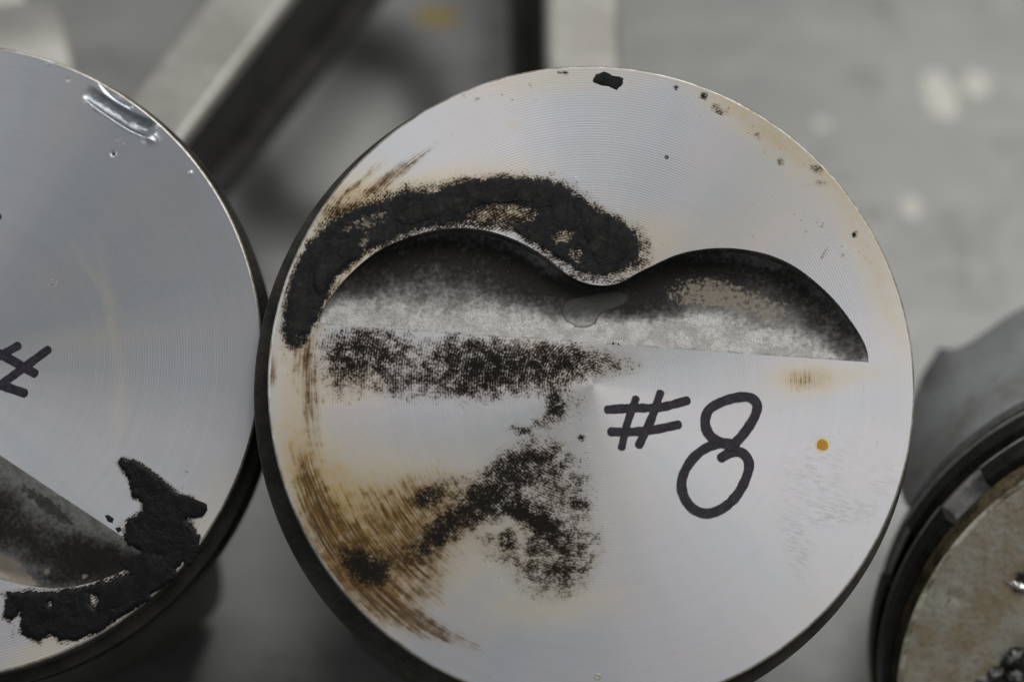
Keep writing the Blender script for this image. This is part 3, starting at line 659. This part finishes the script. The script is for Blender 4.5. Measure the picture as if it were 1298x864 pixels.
# ================================================================== LEFT PISTON
pl = start_piston(left, H, 'grey turned piston cut by the left edge, gouged at its rim')
A_L = math.radians(150.8)
def gouge(px):
    line = np.array([(112, 117), (128, 129), (148, 142), (170, 155), (192, 164)], float)
    c = catmull(line, 2); d = edge_dist(px, c, False)
    tt = ((px - c[0]) @ (c[-1] - c[0])) / ((c[-1] - c[0]) @ (c[-1] - c[0]))
    e_ = np.clip((tt + .05) / .12, 0, 1) * np.clip((1.06 - tt) / .10, 0, 1)
    nz = np.array([fbm(a * .06, b * .06, 3, 4) for a, b in px])
    wv = 10.5 * (0.85 + .25 * tt)
    z = -1.15 * np.clip(1 - (d / wv) ** 2, 0, 1) ** .8 * e_ * (0.45 + .55 * np.clip(tt * 1.6, 0, 1)) * (1 + .25 * nz)
    side = ((px - c[0]) @ np.array((-.55, .83)))
    rdg = .28 * np.exp(-((d - wv - 2) / 2.2) ** 2) * e_ * (side > 0)
    z = z + rdg * (1 + .6 * nz)
    burr = np.exp(-(((px[:, 0] - 190) / 8) ** 2 + ((px[:, 1] - 176) / 6) ** 2)); z += .7 * burr * (1 + nz)
    l2 = catmull(np.array([(128, 103), (135, 115), (148, 127), (165, 136)], float), 2); d2 = edge_dist(px, l2, False)
    z -= .35 * np.exp(-(d2 / 2.2) ** 2)
    rim = np.exp(-(((px[:, 0] - 158) / 12) ** 2 + ((px[:, 1] - 117) / 7) ** 2)); z -= .35 * rim * (1 + 1.5 * nz)
    for x, y, r, a in ((144, 195, 2.4, -.4), (241, 219, 2.0, .22), (61, 81, 2.0, .15), (100, 89, 2.4, -.2), (87, 101, 2, -.12), (150, 176, 2.0, -.08), (155, 184, 2.2, .07)): z += a * np.exp(-(((px[:, 0] - x) / r) ** 2 + ((px[:, 1] - y) / r) ** 2))
    gm = np.clip((wv + 3 - d) / 3, 0, 1) * e_
    return z, np.clip(np.maximum(gm, burr * .8), 0, 1)
F_LEFT = {
 '_halo': [(CR_L, 0.58, 0.35)],
 'soot': [(60, 752, 70, 5, 0, .6), (140, 738, 40, 6, -18, .6), (200, 700, 30, 50, 20, .5), (160, 665, 12, 8, 0, .3), (215, 640, 30, 14, 25, .42), (120, 770, 90, 30, -15, .45), (313, 297, 3, 8, -20, .6), (302, 257, 3, 3, 0, .5), (144, 195, 3, 3, 0, .9), (68, 360, 5, 5, 0, .35)] + specks(21, 26, 150, 690, 240, 600, 1.5, 3, .5),
 'brown': [(230, 690, 14, 30, 20, .35)],
 'tan': [(140, 400, 5, 60, -10, .16), (120, 350, 5, 40, -35, .12), (150, 520, 8, 30, 5, .2), (60, 820, 90, 14, -25, .30), (260, 660, 20, 60, 30, .22), (100, 430, 80, 16, -6, .12)],  # the last, wide faint patch paints a yellowish glint
 'smudge': [],
 '_pocket': {'soot': [(70, 705, 110, 36, 20, .6), (120, 708, 60, 28, 25, .7), (20, 660, 60, 30, 35, .35), (140, 715, 60, 22, 10, .8), (70, 735, 70, 12, 2, .6), (-40, 640, 60, 40, 30, .8), (-100, 600, 90, 60, 30, .7), (-200, 560, 100, 60, 30, .7)],
             'tan': [(4, 716, 24, 14, 30, .8), (26, 733, 18, 7, 20, .7), (105, 728, 6, 4, 0, .7), (56, 722, 6, 6, 0, .6), (80, 670, 40, 10, 35, .2)], 'film': [(60, 640, 70, 14, 36, .5)]}}
# bare patches stay bare
F_LEFT['_pocket']['soot'] = [b for b in F_LEFT['_pocket']['soot']]
gp = left.pt([(96, 78), (225, 70), (250, 225), (135, 210), (96, 130), (50, 90), (50, 74)])
cl = make_crown(pl, left, H, A_L, M['crown_left'], F_LEFT, 0.34, dent=gouge, extra=(gp, 0.4, 0.24), shift=(0.1, -1.8))
body(pl, H, gaps=(110, 250, 10), ring_out=1.2, ring_dx=0.1, ring_dy=-0.6)
HL = [[(114, 752), (124, 755), (127, 764), (121, 773), (115, 766)], [(190, 754), (207, 744), (209, 748), (196, 758)], [(60, 764), (65, 761), (67, 767), (62, 769)]]
crust('carbon_crust', left, cl, CR_L, M['carbon_wet'], 0.40, 6.0, 0.22, 0.9, HL, bumps=0.09, amp2=0.36, freq2=2.2)
crust('carbon_plate', left, cl, [(222, 628), (238, 629), (252, 634), (262, 639), (263, 646), (256, 655), (243, 657), (229, 652), (222, 642)], M['carbon_slate'], 0.35, 15.0, 0.10, 0.8, z0=0.20)
crust('carbon_plate', left, cl, [(150, 712), (175, 702), (205, 703), (214, 716), (208, 738), (185, 755), (150, 768), (120, 775), (128, 752), (150, 738), (168, 728)], M['carbon_slate'], 0.18, 17.0, 0.15, 0.8, z0=0.34)
crust('carbon_flake', left, cl, [(133, 653), (138, 652), (144, 657), (143, 663), (137, 661)], M['carbon'], 0.2, 8.0, 0.1, 1.2, step=0.3)
crust('carbon_flake', left, cl, [(146, 669), (152, 667), (155, 672), (150, 675)], M['carbon'], 0.2, 9.0, 0.1, 1.2, step=0.3)
stroke('marker_stroke', left, cl, [(23, 438), (5, 448), (-22, 463)], 11, 0.020)
stroke('marker_stroke', left, cl, [(61, 443), (30, 466), (-8, 494)], 11, 0.030)
stroke('marker_stroke', left, cl, [(-24, 438), (5, 451), (44, 473)], 12, 0.042)
stroke('marker_stroke', left, cl, [(-34, 474), (-4, 486), (31, 498)], 12, 0.052)
stroke('marker_stroke', left, cl, [(-26, 292), (-12, 285), (-3, 274)], 11, 0.064)
pin = (pl.matrix_world @ Vector((0, 0, (H - 45) * MM))) * 1000
rod(pl, pin, rod_dir(pin, 0.50, 0.95, 188), -3, 188, False)

# ================================================================== RIGHT PISTON (dirty, leaning away)
RR = 46.8
right = Frame(1480.7, 861.2, 730, 0.08, -0.42)
HR = 66.0
pr = start_piston(right, HR, 'dirty oily piston with loose black rings, leaning at the right edge')
zr = (0, 0, HR * MM)
def face_material():
    t = NT('oily_burnt_crown'); P = t.coord()
    g = t.noise(P, 0.10, 5, 0.65); f = t.noise(P, 0.9, 5, 0.65); s = t.noise(P, 0.32, 5, 0.7, 0.5)
    c = t.mix(t.step(g, 0.36, 0.64), (0.47, 0.46, 0.385), (0.35, 0.28, 0.17))
    c = t.mix(t.math('MULTIPLY', t.step(f, 0.45, 0.7), 0.45), c, (0.13, 0.11, 0.075))
    c = t.mix(t.step(t.math('ADD', t.attr('soot'), t.math('MULTIPLY', t.math('SUBTRACT', s, 0.5), 1.4)), 0.42, 0.62), c, (0.022, 0.02, 0.016))
    c = t.mix(t.step(s, 0.66, 0.72), c, (0.05, 0.045, 0.035))
    return t.out(c, t.lerp(f, 0.36, 0.60), 0.3, t.bump(t.math('ADD', f, s), 0.16, 0.8))
FR_ = 45.0
ang = np.linspace(0, 2 * PI, 260, endpoint=False); rim = np.c_[np.cos(ang), np.sin(ang)] * FR_
g = grid_in(rim, 0.9, 0.5)
v, f = triangulate([rim], g); px = to_px(right, v)
soot = field(px, [(1300, 740, 24, 22, 0, .6), (1290, 850, 60, 30, -45, .75), (1270, 800, 20, 20, 0, .3), (1215, 755, 20, 8, 10, .35), (1166, 790, 8, 14, 10, .45), (1400, 900, 90, 90, 0, .5)])
zz = np.array([0.12 * fbm(a * .09, b * .09, 1, 4) for a, b in v])
pit = field(px, [(1302, 742, 18, 16, 0, .9), (1284, 848, 44, 22, -45, .9), (1210, 757, 14, 5, 20, .35)])
zz -= pit * 1.2; zz += pit * np.array([1.3 * fbm(a * .5, b * .5, 4, 4) for a, b in v])
rr = np.hypot(*v.T); zz *= np.clip((FR_ - rr) / 3, 0, 1)
cro = mesh_obj('crown', np.c_[v, zz], f, face_material(), pr, zr, attrs={'soot': soot})
# chamfer, lands and grooves
v, f = lathe([(FR_, 0.0), (FR_ + .45, .16), (FR_ + .9, -.15)], 200); mesh_obj('crown_edge', v, f, dirty_metal('pale_mottled_edge', (0.22, 0.19, 0.12), (0.92, 0.88, 0.70), 0.28, 0.8, 0.12, 0.08, 0.8), pr, zr)  # edge mottled from dull brown to near white
v, f = lathe([(FR_ + .9, -.15), (FR_ + 1.0, -1.2), (RR - .65, -2.8), (RR - .6, -4.4)], 200); mesh_obj('rim_chamfer', v, f, dirty_metal('burnt_rim', (0.04, 0.035, 0.024), (0.22, 0.175, 0.10), 0.42, 0.4, 0.3, 0.15), pr, zr)
v, f = lathe([(RR - .6, -4.4), (RR - 2.2, -4.4), (RR - 2.2, -10.6), (RR - .6, -10.6)], 200); mesh_obj('ring_groove', v, f, M['groove'], pr, zr, angle=40)
v, f = lathe([(RR - .6, -10.6), (RR - .4, -12.6), (RR - 4, -12.6)], 200); mesh_obj('ring_land', v, f, M['groove'], pr, zr, angle=40)
v, f = lathe([(RR - 4, -12.6), (RR - 4, -18.2), (RR - .5, -18.2)], 200); mesh_obj('ring_groove', v, f, M['ring_black'], pr, zr, angle=40)
v, f = lathe([(RR - .5, -18.2), (RR - .4, -20.2), (RR - 4, -20.2)], 200); mesh_obj('ring_land', v, f, M['groove'], pr, zr, angle=40)
v, f = lathe([(RR - 4, -20.2), (RR - 4, -25.0), (RR - 1, -25.0), (RR - 1, -25.6), (RR - 9, -25.6), (RR - 9, -8), (.5, -7)], 180)
mesh_obj('ring_belt', v, f, M['ring_black'], pr, zr, angle=40)
def rring(name, z0, z1, ro, a0, a1, mat, dx=0, dy=0, ri=4.0):
    c = 0.2; sec = [(RR - ri, z1), (RR + ro - c, z1), (RR + ro, z1 + c), (RR + ro, z0 - c), (RR + ro - c, z0), (RR - ri, z0)]
    v, f = arc_sweep(sec, math.radians(a0), math.radians(a1), 200, dx, dy); o = mesh_obj(name, v, f, mat, pr, zr, angle=35)
    v, f = arc_sweep([(RR + ro - .6, z1 - .02), (RR + ro - .12, z1 - .02), (RR + ro + .03, z1 + .35), (RR + ro + .03, z1 + .75), (RR + ro - .1, z1 + .8)], math.radians(a0 + .1), math.radians(a1 - .1), 200, dx, dy)  # added pale strip that paints a glint along the ring's lower edge
    mesh_obj('edge_glint', v, f, M['groove'], o, angle=35); return o
rring('compression_ring', -4.6, -10.4, 0.9, 144.5, 360 + 133.5, M['ring_black'], ri=2.1)
rring('compression_ring', -12.9, -18.0, 1.1, 166, 360 + 153.5, M['ring_black'], -0.3, 0.0, ri=3.5)
rring('oil_ring', -20.6, -24.7, -0.9, 20, 376, M['ring_black'], ri=3.9)
for a in (116, 122.5, 129, 136, 143):
    v, f = arc_sweep([(RR - 1.2, -22.6), (RR - .5, -22.6), (RR - .5, -20.4), (RR - 1.2, -20.4)], math.radians(a), math.radians(a + 2.2), 4)
    mesh_obj('oil_ring_tab', v, f, M['ring_bare'], pr, zr, angle=35)
# skirt: one long thrust panel on the upper side with a torn corner, pin side cut away on the left
SK = [(60, -54), (80, -60), (95, -62), (111, -61), (115.5, -60), (120.5, -58.2), (124.5, -57.5), (127.8, -58), (130.2, -60), (131.6, -63), (133, -62.7), (134.5, -61.6), (138.5, -59), (146, -52), (154, -45)]
SA = np.array([a for a, _ in SK], float); SZ = np.array([z for _, z in SK], float)
V = []; Fc = []; angs = np.linspace(60, 154, 190); seg = len(angs) - 1
for ad in angs:
    a = math.radians(ad); zb = float(np.interp(ad, SA, SZ))
    for r, q in ((RR - .9, -25.8), (RR - .35, -26.3), (RR - .4, (zb - 25.2) / 2), (RR - .8, zb + .6), (RR - 1.2, zb), (RR - 4.5, zb), (RR - 4.5, -25.8)): V.append((r * math.cos(a), r * math.sin(a), q))
for i in range(seg):
    for k in range(7): Fc.append((i * 7 + k, i * 7 + (k + 1) % 7, (i + 1) * 7 + (k + 1) % 7, (i + 1) * 7 + k))
Fc.append(tuple(range(7))[::-1]); Fc.append(tuple(seg * 7 + k for k in range(7)))
mesh_obj('skirt', V, Fc, M['skirt'], pr, zr, angle=40)
# beads of melted metal stuck in the burnt hollow
def bead(x, y, rx, ry, h, rot, seed, mat):
    q = right.pt([(x, y)])[0]; v, f = lathe([(1, -.3), (.95, .15), (.8, .5), (.5, .85), (.05, 1)], 22); out = []
    for a, b, c in v:
        k = 1 + .8 * fbm(a * 2.2, b * 2.2, seed + c, 5); X, Y = a * rx * k, b * ry * k; ca, sa = math.cos(rot), math.sin(rot)
        out.append((q[0] + X * ca - Y * sa, q[1] + X * sa + Y * ca, c * h * k - .4))
    mesh_obj('metal_bead', out, f, mat, cro)
bead(1291, 743, 2.4, .7, .9, -.35, 1.0, M['bright']); bead(1283, 832, 1.6, 1.1, 1.3, .2, 3.0, M['bead']); bead(1263, 853, 1.5, 1.0, 1.1, .4, 5.0, M['bead']); bead(1288, 858, 1.2, .9, 1.0, 0, 7.0, M['bead']); bead(1246, 862, 1.2, .8, .8, 0, 9.0, M['bead'])
v, f = box(-30, 18, -14, 26, -44, -25.1); mesh_obj('pin_boss', v, f, M['dark_skirt'], pr, zr, smooth=False)

# ================================================================== loose rod at the far left and bench marks
p0 = table_pt(-4, 46, 54); p1 = table_pt(-16, 0, 54); dd = (p1 - p0)
lr = rod(None, p0 - dd.normalized() * 5 + Vector((0, 0, -17)), (dd.x, dd.y, 0), 4)
tag(lr, 'pale steel connecting rod at the top left corner behind the gouged piston', 'connecting rod')

def stain(name, cx, cy, rx, ry, rotd, mat, seed):
    c = table_pt(cx, cy); n = 26; V = [(c.x, c.y, 0.35)]
    for i in range(n):
        a = 2 * PI * i / n; k = 1 + .3 * fbm(math.cos(a) * 1.5, math.sin(a) * 1.5, seed, 3); x = rx * k * math.cos(a); y = ry * k * math.sin(a); q = math.radians(rotd)
        V.append((c.x + x * math.cos(q) - y * math.sin(q), c.y + x * math.sin(q) + y * math.cos(q), 0.05))
    return mesh_obj(name, V, [(0, 1 + i, 1 + (i + 1) % n) for i in range(n)], mat, table)
pale = NT('dried_pale_drip').out((0.62, 0.61, 0.54), 0.6, 0.0); ochre = NT('dried_ochre_drip').out((0.40, 0.29, 0.07), 0.5, 0.0)
stain('drip', 1192, 122, 3.2, 6.4, 15, pale, 1); stain('drip', 1237, 108, 2.8, 3.2, 0, pale, 2); stain('drip', 1154, 263, 2.0, 2.6, 0, pale, 3); stain('drip', 1040, 158, 1.4, 1.6, 0, pale, 4)
stain('drip', 553, 22, 5.0, 2.2, 0, ochre, 5)
